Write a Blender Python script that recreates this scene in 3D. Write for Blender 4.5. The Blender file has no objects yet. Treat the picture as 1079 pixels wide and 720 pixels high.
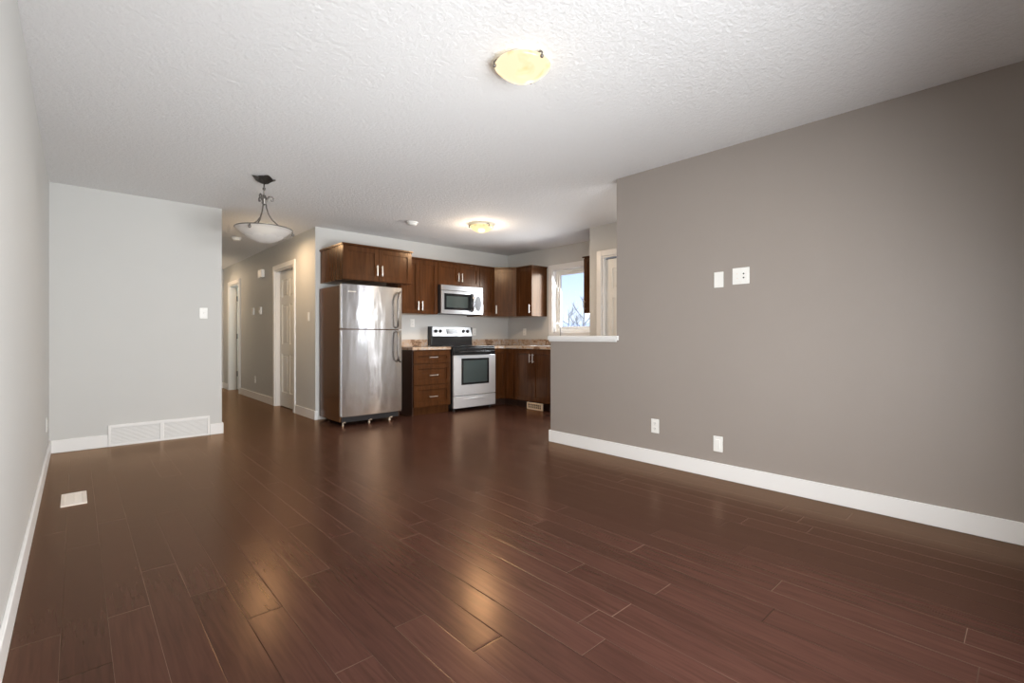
import bpy, bmesh, math, random
from mathutils import Vector, Matrix

# ------------------------------------------------------------------ camera
sc = bpy.context.scene
COL = sc.collection
PI = math.pi
R = math.radians
random.seed(7)

cam_d = bpy.data.cameras.new('camera')
cam = bpy.data.objects.new('camera', cam_d)
COL.objects.link(cam)
cam_d.sensor_width = 36.0
cam_d.lens = 503.0 / 1079.0 * 36.0
cam_d.shift_y = -5.0 / 1079.0
cam_d.clip_start = 0.02
cam.location = (0.0, 0.0, 1.05)
cam.rotation_euler = (R(90), 0, R(-42.4))
sc.camera = cam

# ------------------------------------------------------------------ exposure
sc.view_settings.view_transform = 'Standard'
sc.view_settings.look = 'None'
sc.view_settings.exposure = 0.0
sc.view_settings.gamma = 1.0
sc.view_settings.use_curve_mapping = False
sc.cycles.use_denoising = True
sc.cycles.max_bounces = 12
sc.cycles.diffuse_bounces = 6
sc.cycles.glossy_bounces = 6
sc.cycles.transparent_max_bounces = 12
sc.cycles.sample_clamp_indirect = 6.0

# ------------------------------------------------------------------ sky
W = bpy.data.worlds.new('winter_sky')
sc.world = W
W.use_nodes = True
wn, wl = W.node_tree.nodes, W.node_tree.links
wn.clear()
w_out = wn.new('ShaderNodeOutputWorld')
w_bg = wn.new('ShaderNodeBackground')
w_tc = wn.new('ShaderNodeTexCoord')
w_sp = wn.new('ShaderNodeSeparateXYZ')
w_rp = wn.new('ShaderNodeValToRGB')
w_rp.color_ramp.elements[0].position = 0.0
w_rp.color_ramp.elements[0].color = (0.86, 0.93, 1.0, 1)
w_rp.color_ramp.elements[1].position = 0.55
w_rp.color_ramp.elements[1].color = (0.24, 0.43, 0.85, 1)
e = w_rp.color_ramp.elements.new(0.13)
e.color = (0.54, 0.72, 1.0, 1)
wl.new(w_tc.outputs['Generated'], w_sp.inputs[0])
wl.new(w_sp.outputs['Z'], w_rp.inputs[0])
wl.new(w_rp.outputs[0], w_bg.inputs['Color'])
wl.new(w_bg.outputs[0], w_out.inputs['Surface'])
w_bg.inputs['Strength'].default_value = 1.35


def area(name, loc, rot, sx, sy, power, color, spread=180):
    d = bpy.data.lights.new(name, 'AREA')
    d.shape = 'RECTANGLE'
    d.size, d.size_y = sx, sy
    d.energy = power
    d.color = color
    d.spread = R(spread)
    o = bpy.data.objects.new(name, d)
    o.location = loc
    o.rotation_euler = rot
    COL.objects.link(o)
    return o


# daylight arriving through the openings (area lamps point along local -Z)
area('daylight_living_window', (1.20, -0.37, 1.22), (R(74), 0, R(-7)), 1.9, 1.1, 124, (0.955, 0.98, 1.0), 148)
area('snow_bounce_living_window', (1.30, -0.34, 0.76), (R(103), 0, 0), 2.0, 0.25, 15, (0.95, 0.98, 1.0), 70)
area('daylight_entry_door', (4.36, 1.30, 1.15), (R(90), 0, 0), 0.8, 1.7, 16, (0.97, 0.98, 1.0))
area('daylight_kitchen_window', (5.66, 4.695, 1.605), (R(66), 0, R(90)), 0.74, 0.96, 46, (0.95, 0.98, 1.0), 140)
area('daylight_bedroom', (3.7, 10.2, 1.5), (R(90), 0, R(90)), 1.0, 1.0, 18, (0.9, 1.0, 0.95))

sun_d = bpy.data.lights.new('winter_sun', 'SUN')
sun_d.energy = 2.6
sun_d.angle = R(0.6)
sun_d.color = (1.0, 0.96, 0.9)
sun = bpy.data.objects.new('winter_sun', sun_d)
sun.rotation_euler = (0, R(-58), R(8))     # low, from behind the long left wall
COL.objects.link(sun)

# ------------------------------------------------------------------ materials
def lin(r, g, b):
    f = lambda c: ((c / 255 + 0.055) / 1.055) ** 2.4 if c > 10.3 else c / 255 / 12.92
    return (f(r), f(g), f(b), 1)


def varnish(n, l, p, color, rough, normal=None, ior=1.4, k=0.7, tint=(1, 1, 1, 1)):
    """stained wood under a tinted varnish: diffuse body, fresnel-weighted tinted gloss"""
    n.remove(p)
    df = n.new('ShaderNodeBsdfDiffuse')
    gl = n.new('ShaderNodeBsdfGlossy')
    gl.inputs['Color'].default_value = tint
    fr = n.new('ShaderNodeFresnel')
    fr.inputs['IOR'].default_value = ior
    ml = n.new('ShaderNodeMath')
    ml.operation = 'MULTIPLY'
    ml.inputs[1].default_value = k
    mx = n.new('ShaderNodeMixShader')
    l.new(color, df.inputs['Color'])
    if isinstance(rough, float):
        gl.inputs['Roughness'].default_value = rough
    else:
        l.new(rough, gl.inputs['Roughness'])
    if normal is not None:
        for nd in (df, gl, fr):
            l.new(normal, nd.inputs['Normal'])
    l.new(fr.outputs[0], ml.inputs[0])
    l.new(ml.outputs[0], mx.inputs[0])
    l.new(df.outputs[0], mx.inputs[1])
    l.new(gl.outputs[0], mx.inputs[2])
    l.new(mx.outputs[0], n['Material Output'].inputs['Surface'])


def new_mat(name):
    m = bpy.data.materials.new(name)
    m.use_nodes = True
    n, l = m.node_tree.nodes, m.node_tree.links
    p = n['Principled BSDF']
    return m, n, l, p


def mat(name, col, rough=0.5, metal=0.0, bump=0.0, bscale=60.0, var=0.0, vscale=3.0, spec=0.5, coat=0.0):
    """Principled with a procedural tint variation and a noise bump."""
    m, n, l, p = new_mat(name)
    p.inputs['Roughness'].default_value = rough
    p.inputs['Metallic'].default_value = metal
    p.inputs['Specular IOR Level'].default_value = spec
    p.inputs['Coat Weight'].default_value = coat
    c = tuple(col[:3]) + (1,)
    tc = n.new('ShaderNodeTexCoord')
    if var:
        ns = n.new('ShaderNodeTexNoise')
        ns.inputs['Scale'].default_value = vscale
        ns.inputs['Detail'].default_value = 4
        mx = n.new('ShaderNodeMix')
        mx.data_type = 'RGBA'
        mx.inputs['A'].default_value = tuple(x * (1 - var) for x in c[:3]) + (1,)
        mx.inputs['B'].default_value = tuple(min(1, x * (1 + var)) for x in c[:3]) + (1,)
        l.new(tc.outputs['Object'], ns.inputs['Vector'])
        l.new(ns.outputs['Fac'], mx.inputs['Factor'])
        l.new(mx.outputs['Result'], p.inputs['Base Color'])
    else:
        p.inputs['Base Color'].default_value = c
    if bump:
        nb = n.new('ShaderNodeTexNoise')
        nb.inputs['Scale'].default_value = bscale
        nb.inputs['Detail'].default_value = 3
        bp = n.new('ShaderNodeBump')
        bp.inputs['Strength'].default_value = bump
        bp.inputs['Distance'].default_value = 0.004
        l.new(tc.outputs['Object'], nb.inputs['Vector'])
        l.new(nb.outputs['Fac'], bp.inputs['Height'])
        l.new(bp.outputs[0], p.inputs['Normal'])
    return m


M = {}
M['wall'] = mat('grey_wall_paint', (0.565, 0.56, 0.538), 0.6, bump=0.12, bscale=220, var=0.015)
M['taupe'] = mat('taupe_wall_paint', (0.310, 0.271, 0.241), 0.42, bump=0.10, bscale=220, var=0.02)
M['trim'] = mat('white_trim_paint', (0.80, 0.79, 0.77), 0.35, var=0.01)
M['door'] = mat('white_door_paint', (0.76, 0.755, 0.72), 0.4, var=0.01)
M['plastic'] = mat('white_plastic', (0.82, 0.81, 0.77), 0.35, var=0.01)
M['slot'] = mat('dark_slot', (0.05, 0.05, 0.05), 0.5, var=0.1)
M['microwave_handle'] = mat('dark_steel_handle', (0.28, 0.28, 0.29), 0.22, 0.95, var=0.05)
M['cream'] = mat('cream_metal', (0.80, 0.72, 0.64), 0.4, var=0.03)
M['tan'] = mat('tan_metal', (0.66, 0.54, 0.40), 0.4, var=0.05)
M['nickel'] = mat('brushed_nickel', (0.72, 0.68, 0.62), 0.28, 1.0, var=0.05, vscale=30)
M['pewter'] = mat('antique_pewter', (0.20, 0.185, 0.17), 0.38, 0.9, bump=0.2, bscale=90, var=0.25, vscale=25)
M['faucet'] = mat('chrome_faucet', (0.42, 0.42, 0.43), 0.35, 0.9, var=0.05, vscale=30)
M['black'] = mat('black_enamel', (0.012, 0.012, 0.013), 0.22, var=0.1)
M['blackp'] = mat('black_plastic', (0.02, 0.02, 0.022), 0.4, var=0.1)
M['darkened_wood'] = mat('darkened_cabinet_wood', (0.035, 0.016, 0.010), 0.35, var=0.2, vscale=8)  # cabinet wood darkened to paint in the end panel's shade; toe kicks share it
M['glassblack'] = mat('black_glass', (0.012, 0.014, 0.016), 0.06, var=0.1)
M['ovenglass'] = mat('oven_window_glass', (0.05, 0.065, 0.065), 0.08, var=0.2)
M['bark'] = mat('bare_bark', (0.30, 0.29, 0.29), 0.8, var=0.2)
M['snow'] = mat('snow', (0.85, 0.87, 0.9), 0.7, bump=0.3, bscale=4, var=0.03)
M['siding'] = mat('grey_siding', (0.22, 0.22, 0.24), 0.7, var=0.15)
M['range'] = mat('range_silver', (0.74, 0.76, 0.79), 0.33, 0.5, var=0.04, vscale=12)
M['fridge_side'] = mat('refrigerator_side', (0.095, 0.040, 0.015), 0.24, 0.0, bump=0.15, bscale=5, var=0.3, vscale=3)  # brown stands in for the warm hall reflection on a dark side


def steel(name, base, rough, wav, aniso):
    m, n, l, p = new_mat(name)
    p.inputs['Anisotropic'].default_value = aniso
    p.inputs['Anisotropic Rotation'].default_value = 0.25
    p.inputs['Base Color'].default_value = base
    p.inputs['Metallic'].default_value = 0.95
    p.inputs['Roughness'].default_value = rough
    tc = n.new('ShaderNodeTexCoord')
    mp = n.new('ShaderNodeMapping')
    mp.inputs['Scale'].default_value = (2.6, 2.6, 1.0)
    nb = n.new('ShaderNodeTexNoise')
    nb.inputs['Scale'].default_value = 2.6
    nb.inputs['Detail'].default_value = 1.5
    bp = n.new('ShaderNodeBump')
    bp.inputs['Strength'].default_value = wav
    bp.inputs['Distance'].default_value = 0.02
    l.new(tc.outputs['Object'], mp.inputs[0])
    l.new(mp.outputs[0], nb.inputs['Vector'])
    l.new(nb.outputs['Fac'], bp.inputs['Height'])
    l.new(bp.outputs[0], p.inputs['Normal'])
    # fine vertical brushing in the roughness
    mp2 = n.new('ShaderNodeMapping')
    mp2.inputs['Scale'].default_value = (300, 300, 3)
    n2 = n.new('ShaderNodeTexNoise')
    n2.inputs['Scale'].default_value = 1.0
    mr = n.new('ShaderNodeMapRange')
    mr.inputs['To Min'].default_value = rough - 0.05
    mr.inputs['To Max'].default_value = rough + 0.06
    l.new(tc.outputs['Object'], mp2.inputs[0])
    l.new(mp2.outputs[0], n2.inputs['Vector'])
    l.new(n2.outputs['Fac'], mr.inputs['Value'])
    l.new(mr.outputs[0], p.inputs['Roughness'])
    return m


M['steel'] = steel('stainless_steel', (0.60, 0.60, 0.61, 1), 0.20, 0.30, 0.75)
M['steel2'] = steel('stainless_steel_fine', (0.50, 0.50, 0.51, 1), 0.30, 0.05, 0.3)


def wood(name, dark, light, rough):
    m, n, l, p = new_mat(name)
    tc = n.new('ShaderNodeTexCoord')
    mp = n.new('ShaderNodeMapping')
    mp.inputs['Scale'].default_value = (14, 14, 1.3)
    ns = n.new('ShaderNodeTexNoise')
    ns.inputs['Scale'].default_value = 2.0
    ns.inputs['Detail'].default_value = 6
    ns.inputs['Distortion'].default_value = 0.6
    rp = n.new('ShaderNodeValToRGB')
    rp.color_ramp.elements[0].position = 0.3
    rp.color_ramp.elements[0].color = dark
    rp.color_ramp.elements[1].position = 0.72
    rp.color_ramp.elements[1].color = light
    l.new(tc.outputs['Object'], mp.inputs[0])
    l.new(mp.outputs[0], ns.inputs['Vector'])
    l.new(ns.outputs['Fac'], rp.inputs[0])
    varnish(n, l, p, rp.outputs[0], rough, None, 1.42, 0.75, (1.0, 0.86, 0.72, 1))
    return m


M['wood'] = wood('cherry_stained_wood', (0.046, 0.0168, 0.0056, 1), (0.080, 0.0296, 0.0098, 1), 0.24)


def ceiling_mat():
    m, n, l, p = new_mat('textured_ceiling')
    p.inputs['Roughness'].default_value = 0.85
    p.inputs['Base Color'].default_value = (0.82, 0.815, 0.81, 1)
    tc = n.new('ShaderNodeTexCoord')
    ns = n.new('ShaderNodeTexNoise')
    ns.inputs['Scale'].default_value = 40
    ns.inputs['Detail'].default_value = 5
    ns.inputs['Roughness'].default_value = 0.65
    bp = n.new('ShaderNodeBump')
    bp.inputs['Strength'].default_value = 0.60
    bp.inputs['Distance'].default_value = 0.012
    l.new(tc.outputs['Object'], ns.inputs['Vector'])
    l.new(ns.outputs['Fac'], bp.inputs['Height'])
    l.new(bp.outputs[0], p.inputs['Normal'])
    return m


M['ceiling'] = ceiling_mat()


def floor_mat():
    m, n, l, p = new_mat('dark_laminate_planks')
    PW, PL = 0.127, 1.21

    def math_(op, a, b=None):
        nd = n.new('ShaderNodeMath')
        nd.operation = op
        for i, v in enumerate((a, b)):
            if v is None:
                continue
            if isinstance(v, (int, float)):
                nd.inputs[i].default_value = v
            else:
                l.new(v, nd.inputs[i])
        return nd.outputs[0]
    tc = n.new('ShaderNodeTexCoord')
    sp = n.new('ShaderNodeSeparateXYZ')
    l.new(tc.outputs['Object'], sp.inputs[0])
    u = math_('DIVIDE', math_('ADD', sp.outputs['X'], 0.04 + 12.7), PW)
    row = math_('FLOOR', u)
    fu = math_('FRACT', u)
    wn1 = n.new('ShaderNodeTexWhiteNoise')
    wn1.noise_dimensions = '1D'
    l.new(row, wn1.inputs['W'])
    v = math_('ADD', math_('DIVIDE', sp.outputs['Y'], PL), math_('ADD', wn1.outputs['Value'], 20.0))
    cell = math_('FLOOR', v)
    fv = math_('FRACT', v)
    du = math_('MULTIPLY', math_('MINIMUM', fu, math_('SUBTRACT', 1.0, fu)), PW)
    dv = math_('MULTIPLY', math_('MINIMUM', fv, math_('SUBTRACT', 1.0, fv)), PL * 0.5)
    d = math_('MINIMUM', du, dv)
    cb = n.new('ShaderNodeCombineXYZ')
    l.new(row, cb.inputs[0])
    l.new(cell, cb.inputs[1])
    wn2 = n.new('ShaderNodeTexWhiteNoise')
    wn2.noise_dimensions = '2D'
    l.new(cb.outputs[0], wn2.inputs['Vector'])
    # grain
    off = n.new('ShaderNodeVectorMath')
    off.operation = 'ADD'
    l.new(tc.outputs['Object'], off.inputs[0])
    l.new(wn2.outputs['Color'], off.inputs[1])
    mp = n.new('ShaderNodeMapping')
    mp.inputs['Scale'].default_value = (38, 2.2, 1)
    l.new(off.outputs[0], mp.inputs[0])
    ns = n.new('ShaderNodeTexNoise')
    ns.inputs['Scale'].default_value = 1.6
    ns.inputs['Detail'].default_value = 3
    ns.inputs['Distortion'].default_value = 0.8
    l.new(mp.outputs[0], ns.inputs['Vector'])
    rp = n.new('ShaderNodeValToRGB')
    rp.color_ramp.elements[0].position = 0.28
    rp.color_ramp.elements[0].color = (0.036, 0.0150, 0.0115, 1)
    rp.color_ramp.elements[1].position = 0.75
    rp.color_ramp.elements[1].color = (0.056, 0.0235, 0.0175, 1)
    l.new(ns.outputs['Fac'], rp.inputs[0])
    hs = n.new('ShaderNodeHueSaturation')
    l.new(rp.outputs[0], hs.inputs['Color'])
    mrv = n.new('ShaderNodeMapRange')
    mrv.inputs['To Min'].default_value = 0.88
    mrv.inputs['To Max'].default_value = 1.14
    l.new(wn2.outputs['Value'], mrv.inputs['Value'])
    l.new(mrv.outputs[0], hs.inputs['Value'])
    # bevel highlights painted pale on some joints, dark on the rest
    glint = n.new('ShaderNodeTexNoise')
    glint.inputs['Scale'].default_value = 1.1
    l.new(tc.outputs['Object'], glint.inputs['Vector'])
    glint_sel = n.new('ShaderNodeMapRange')
    glint_sel.inputs['From Min'].default_value = 0.45
    glint_sel.inputs['From Max'].default_value = 0.62
    l.new(math_('ADD', math_('MULTIPLY', wn2.outputs['Value'], 0.35), math_('MULTIPLY', glint.outputs['Fac'], 0.7)), glint_sel.inputs['Value'])
    jc = n.new('ShaderNodeMix')
    jc.data_type = 'RGBA'
    jc.inputs['A'].default_value = (0.012, 0.005, 0.004, 1)
    jc.inputs['B'].default_value = (0.17, 0.105, 0.08, 1)
    l.new(glint_sel.outputs[0], jc.inputs['Factor'])
    gap = n.new('ShaderNodeMapRange')
    gap.inputs['From Min'].default_value = 0.0005
    gap.inputs['From Max'].default_value = 0.0013
    gap.inputs['To Min'].default_value = 1.0
    gap.inputs['To Max'].default_value = 0.0
    l.new(d, gap.inputs['Value'])
    mx = n.new('ShaderNodeMix')
    mx.data_type = 'RGBA'
    l.new(math_('MULTIPLY', gap.outputs[0], 0.75), mx.inputs['Factor'])
    l.new(hs.outputs['Color'], mx.inputs['A'])
    l.new(jc.outputs['Result'], mx.inputs['B'])
    # bevel + gentle cupping bump
    bv = n.new('ShaderNodeMapRange')
    bv.inputs['From Min'].default_value = 0.0
    bv.inputs['From Max'].default_value = 0.004
    l.new(d, bv.inputs['Value'])
    lw = n.new('ShaderNodeTexNoise')
    lw.inputs['Scale'].default_value = 6
    l.new(off.outputs[0], lw.inputs['Vector'])
    h = math_('ADD', math_('MULTIPLY', bv.outputs[0], 0.25), math_('MULTIPLY', lw.outputs['Fac'], 0.25))
    bp = n.new('ShaderNodeBump')
    bp.inputs['Strength'].default_value = 0.35
    bp.inputs['Distance'].default_value = 0.004
    l.new(h, bp.inputs['Height'])
    rr = n.new('ShaderNodeMapRange')
    rr.inputs['To Min'].default_value = 0.19
    rr.inputs['To Max'].default_value = 0.29
    l.new(lw.outputs['Fac'], rr.inputs['Value'])
    varnish(n, l, p, mx.outputs['Result'], rr.outputs[0], bp.outputs[0], 1.42, 0.80, (1.0, 0.73, 0.51, 1))
    return m


M['floor'] = floor_mat()


def granite_mat():
    m, n, l, p = new_mat('speckled_granite_laminate')
    tc = n.new('ShaderNodeTexCoord')
    n1 = n.new('ShaderNodeTexNoise')
    n1.inputs['Scale'].default_value = 11
    n1.inputs['Detail'].default_value = 8
    n1.inputs['Roughness'].default_value = 0.7
    n1.inputs['Distortion'].default_value = 1.2
    rp = n.new('ShaderNodeValToRGB')
    cr = rp.color_ramp
    cr.elements[0].position = 0.30
    cr.elements[0].color = (0.045, 0.028, 0.020, 1)
    cr.elements[1].position = 0.70
    cr.elements[1].color = (0.74, 0.66, 0.58, 1)
    for ps, c in ((0.42, (0.26, 0.16, 0.10, 1)), (0.50, (0.50, 0.38, 0.28, 1)), (0.57, (0.36, 0.32, 0.30, 1))):
        e = cr.elements.new(ps)
        e.color = c
    l.new(tc.outputs['Object'], n1.inputs['Vector'])
    l.new(n1.outputs['Fac'], rp.inputs[0])
    l.new(rp.outputs[0], p.inputs['Base Color'])
    p.inputs['Roughness'].default_value = 0.16
    return m


M['granite'] = granite_mat()


def glass_mat(name, gloss=0.07, tint=(1, 1, 1, 1)):
    m, n, l, p = new_mat(name)
    n.remove(p)
    o = n['Material Output']
    t = n.new('ShaderNodeBsdfTransparent')
    t.inputs[0].default_value = tint
    g = n.new('ShaderNodeBsdfGlossy')
    g.inputs['Roughness'].default_value = 0.01
    fr = n.new('ShaderNodeLayerWeight')
    fr.inputs['Blend'].default_value = 0.25
    mr = n.new('ShaderNodeMath')
    mr.operation = 'MULTIPLY'
    mr.inputs[1].default_value = gloss * 4
    mx = n.new('ShaderNodeMixShader')
    l.new(fr.outputs['Fresnel'], mr.inputs[0])
    l.new(mr.outputs[0], mx.inputs[0])
    l.new(t.outputs[0], mx.inputs[1])
    l.new(g.outputs[0], mx.inputs[2])
    l.new(mx.outputs[0], o.inputs['Surface'])
    return m


M['pane'] = glass_mat('window_glass')


def lamp_glass(name, col, strength):
    """alabaster glass lit from inside, with a soft swirl"""
    m, n, l, p = new_mat(name)
    p.inputs['Base Color'].default_value = (0.03, 0.025, 0.018, 1)
    p.inputs['Roughness'].default_value = 0.3
    tc = n.new('ShaderNodeTexCoord')
    ns = n.new('ShaderNodeTexNoise')
    ns.inputs['Scale'].default_value = 7
    ns.inputs['Distortion'].default_value = 1.5
    rp = n.new('ShaderNodeValToRGB')
    rp.color_ramp.elements[0].position = 0.32
    rp.color_ramp.elements[0].color = (col[0], col[1] * 0.80, col[2] * 0.55, 1)
    rp.color_ramp.elements[1].position = 0.5
    rp.color_ramp.elements[1].color = (col[0], col[1], col[2], 1)
    l.new(tc.outputs['Object'], ns.inputs['Vector'])
    l.new(ns.outputs['Fac'], rp.inputs[0])
    l.new(rp.outputs[0], p.inputs['Emission Color'])
    p.inputs['Emission Strength'].default_value = strength
    return m


M['lamp_main'] = lamp_glass('lit_alabaster_living', (1.0, 0.82, 0.53), 1.15)
M['lamp_kitchen'] = lamp_glass('lit_alabaster_kitchen', (1.0, 0.80, 0.42), 1.15)
M['lamp_hall'] = lamp_glass('lit_alabaster_hall', (1.0, 0.86, 0.55), 2.0)


def bowl_mat():
    m, n, l, p = new_mat('frosted_pendant_glass')
    n.remove(p)
    o = n['Material Output']
    tc = n.new('ShaderNodeTexCoord')
    sp = n.new('ShaderNodeSeparateXYZ')
    l.new(tc.outputs['Object'], sp.inputs[0])

    def mth(op, *a):
        nd = n.new('ShaderNodeMath')
        nd.operation = op
        for i, v in enumerate(a):
            if isinstance(v, (int, float)):
                nd.inputs[i].default_value = v
            else:
                l.new(v, nd.inputs[i])
        return nd.outputs[0]
    x, y = sp.outputs['X'], sp.outputs['Y']
    r = mth('SQRT', mth('ADD', mth('MULTIPLY', x, x), mth('MULTIPLY', y, y)))
    th = mth('ARCTAN2', y, x)
    edge = mth('ADD', 0.135, mth('MULTIPLY', mth('ABSOLUTE', mth('SINE', mth('MULTIPLY', th, 4.0))), 0.02))
    inside = n.new('ShaderNodeMapRange')
    inside.inputs['From Min'].default_value = -0.006
    inside.inputs['From Max'].default_value = 0.006
    l.new(mth('SUBTRACT', edge, r), inside.inputs['Value'])
    dens = n.new('ShaderNodeMapRange')
    dens.inputs['To Min'].default_value = 0.78
    dens.inputs['To Max'].default_value = 0.97
    l.new(inside.outputs[0], dens.inputs['Value'])
    t = n.new('ShaderNodeBsdfTransparent')
    t.inputs[0].default_value = (0.95, 0.94, 0.92, 1)
    df = n.new('ShaderNodeBsdfDiffuse')
    df.inputs[0].default_value = (0.78, 0.76, 0.74, 1)
    tr = n.new('ShaderNodeBsdfTranslucent')
    tr.inputs[0].default_value = (0.85, 0.80, 0.74, 1)
    m1 = n.new('ShaderNodeMixShader')
    m1.inputs[0].default_value = 0.45
    l.new(df.outputs[0], m1.inputs[1])
    l.new(tr.outputs[0], m1.inputs[2])
    m2 = n.new('ShaderNodeMixShader')
    l.new(dens.outputs[0], m2.inputs[0])
    l.new(t.outputs[0], m2.inputs[1])
    l.new(m1.outputs[0], m2.inputs[2])
    l.new(m2.outputs[0], o.inputs['Surface'])
    return m


M['bowl'] = bowl_mat()


def display_mat():
    m, n, l, p = new_mat('range_display')
    p.inputs['Base Color'].default_value = (0.02, 0.02, 0.025, 1)
    p.inputs['Roughness'].default_value = 0.12
    tc = n.new('ShaderNodeTexCoord')
    bk = n.new('ShaderNodeTexBrick')
    bk.inputs['Scale'].default_value = 40
    bk.inputs['Mortar Size'].default_value = 0.03
    bk.inputs['Color1'].default_value = (0.02, 0.02, 0.025, 1)
    bk.inputs['Color2'].default_value = (0.05, 0.05, 0.055, 1)
    bk.inputs['Mortar'].default_value = (0.012, 0.012, 0.014, 1)
    l.new(tc.outputs['Object'], bk.inputs['Vector'])
    l.new(bk.outputs['Color'], p.inputs['Base Color'])
    return m


M['display'] = display_mat()

# ------------------------------------------------------------------ mesh helpers
class MB:
    def __init__(self):
        self.bm = bmesh.new()

    def box(self, x0, x1, y0, y1, z0, z1, bev=0.0, mtx=None, seg=2):
        vs = [(x, y, z) for x in (x0, x1) for y in (y0, y1) for z in (z0, z1)]
        b = bmesh.new()
        v = [b.verts.new(p) for p in vs]
        for f in ((0, 1, 3, 2), (4, 6, 7, 5), (0, 4, 5, 1), (2, 3, 7, 6), (0, 2, 6, 4), (1, 5, 7, 3)):
            b.faces.new([v[i] for i in f])
        bmesh.ops.recalc_face_normals(b, faces=b.faces)
        if bev:
            bmesh.ops.bevel(b, geom=list(b.edges), offset=bev, segments=seg, affect='EDGES', profile=0.5)
        self._merge(b, mtx)
        return self

    def prism(self, pts, z0, z1, bev=0.0):
        b = bmesh.new()
        lo = [b.verts.new((x, y, z0)) for x, y in pts]
        hi = [b.verts.new((x, y, z1)) for x, y in pts]
        n = len(pts)
        b.faces.new(lo[::-1])
        b.faces.new(hi)
        for i in range(n):
            b.faces.new((lo[i], lo[(i + 1) % n], hi[(i + 1) % n], hi[i]))
        bmesh.ops.recalc_face_normals(b, faces=b.faces)
        if bev:
            bmesh.ops.bevel(b, geom=list(b.edges), offset=bev, segments=2, affect='EDGES', profile=0.5)
        self._merge(b)
        return self

    def lathe(self, prof, seg=48, mtx=None, smooth=True):
        b = bmesh.new()
        rings = []
        for r, z in prof:
            if r < 1e-6:
                rings.append([b.verts.new((0, 0, z))])
            else:
                rings.append([b.verts.new((r * math.cos(2 * PI * i / seg), r * math.sin(2 * PI * i / seg), z)) for i in range(seg)])
        for a, c in zip(rings, rings[1:]):
            for i in range(seg):
                j = (i + 1) % seg
                if len(a) == 1 and len(c) == 1:
                    continue
                if len(a) == 1:
                    f = b.faces.new((a[0], c[i], c[j]))
                elif len(c) == 1:
                    f = b.faces.new((a[i], c[0], a[j]))
                else:
                    f = b.faces.new((a[i], c[i], c[j], a[j]))
                f.smooth = smooth
        for rg in (rings[0], rings[-1]):
            if len(rg) > 1 and rings[0] is not rings[-1]:
                try:
                    b.faces.new(rg)
                except ValueError:
                    pass
        bmesh.ops.recalc_face_normals(b, faces=b.faces)
        self._merge(b, mtx)
        return self

    def shell(self, prof, seg=64, mtx=None):
        """open surface of revolution, no caps"""
        b = bmesh.new()
        rings = []
        for r, z in prof:
            rings.append([b.verts.new((0, 0, z))] if r < 1e-6 else
                         [b.verts.new((r * math.cos(2 * PI * i / seg), r * math.sin(2 * PI * i / seg), z)) for i in range(seg)])
        for a, c in zip(rings, rings[1:]):
            for i in range(seg):
                j = (i + 1) % seg
                if len(a) == 1:
                    f = b.faces.new((a[0], c[i], c[j]))
                elif len(c) == 1:
                    f = b.faces.new((a[i], c[0], a[j]))
                else:
                    f = b.faces.new((a[i], c[i], c[j], a[j]))
                f.smooth = True
        bmesh.ops.recalc_face_normals(b, faces=b.faces)
        self._merge(b, mtx)
        return self

    def tube(self, pts, rad, seg=10):
        pts = [Vector(p) for p in pts]
        rads = rad if isinstance(rad, (list, tuple)) else [rad] * len(pts)
        b = bmesh.new()
        rings = []
        up = None
        for i, p in enumerate(pts):
            t = (pts[min(i + 1, len(pts) - 1)] - pts[max(i - 1, 0)]).normalized()
            if up is None:
                up = Vector((0, 0, 1)) if abs(t.z) < 0.9 else Vector((1, 0, 0))
            s = t.cross(up).normalized()
            up = s.cross(t).normalized()
            rings.append([b.verts.new(p + (s * math.cos(2 * PI * k / seg) + up * math.sin(2 * PI * k / seg)) * rads[i]) for k in range(seg)])
        for a, c in zip(rings, rings[1:]):
            for k in range(seg):
                f = b.faces.new((a[k], a[(k + 1) % seg], c[(k + 1) % seg], c[k]))
                f.smooth = True
        b.faces.new(rings[0][::-1])
        b.faces.new(rings[-1])
        bmesh.ops.recalc_face_normals(b, faces=b.faces)
        self._merge(b)
        return self

    def cyl(self, c, axis, r, h, seg=24):
        """closed cylinder from point c along axis with length h"""
        a = Vector(axis).normalized()
        q = Vector((0, 0, 1)).rotation_difference(a).to_matrix().to_4x4()
        self.lathe([(0, 0), (r, 0), (r, h), (0, h)], seg, Matrix.Translation(Vector(c)) @ q, smooth=False)
        return self

    def _merge(self, b, mtx=None):
        if mtx is not None:
            b.transform(mtx)
        me = bpy.data.meshes.new('tmp')
        b.to_mesh(me)
        b.free()
        self.bm.from_mesh(me)
        bpy.data.meshes.remove(me)

    def build(self, name, material, parent=None, loc=None, shift=None):
        if shift is not None:
            bmesh.ops.translate(self.bm, verts=self.bm.verts, vec=Vector(shift))
        me = bpy.data.meshes.new(name)
        self.bm.to_mesh(me)
        self.bm.free()
        o = bpy.data.objects.new(name, me)
        me.materials.append(M[material] if isinstance(material, str) else material)
        COL.objects.link(o)
        if loc is not None:
            o.location = loc
        if parent is not None:
            o.parent = parent
        return o


def thing(name, label, cat, loc=(0, 0, 0), rotz=0.0, group=None):
    o = bpy.data.objects.new(name, None)
    o.empty_display_size = 0.1
    COL.objects.link(o)
    o.location = loc
    o.rotation_euler = (0, 0, rotz)
    o['label'] = label
    o['category'] = cat
    if group:
        o['group'] = group
    return o


def tag(o, label, cat, group=None):
    o['label'] = label
    o['category'] = cat
    if group:
        o['group'] = group
    return o


def struct(o, label, cat):
    o['kind'] = 'structure'
    return tag(o, label, cat)


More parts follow.
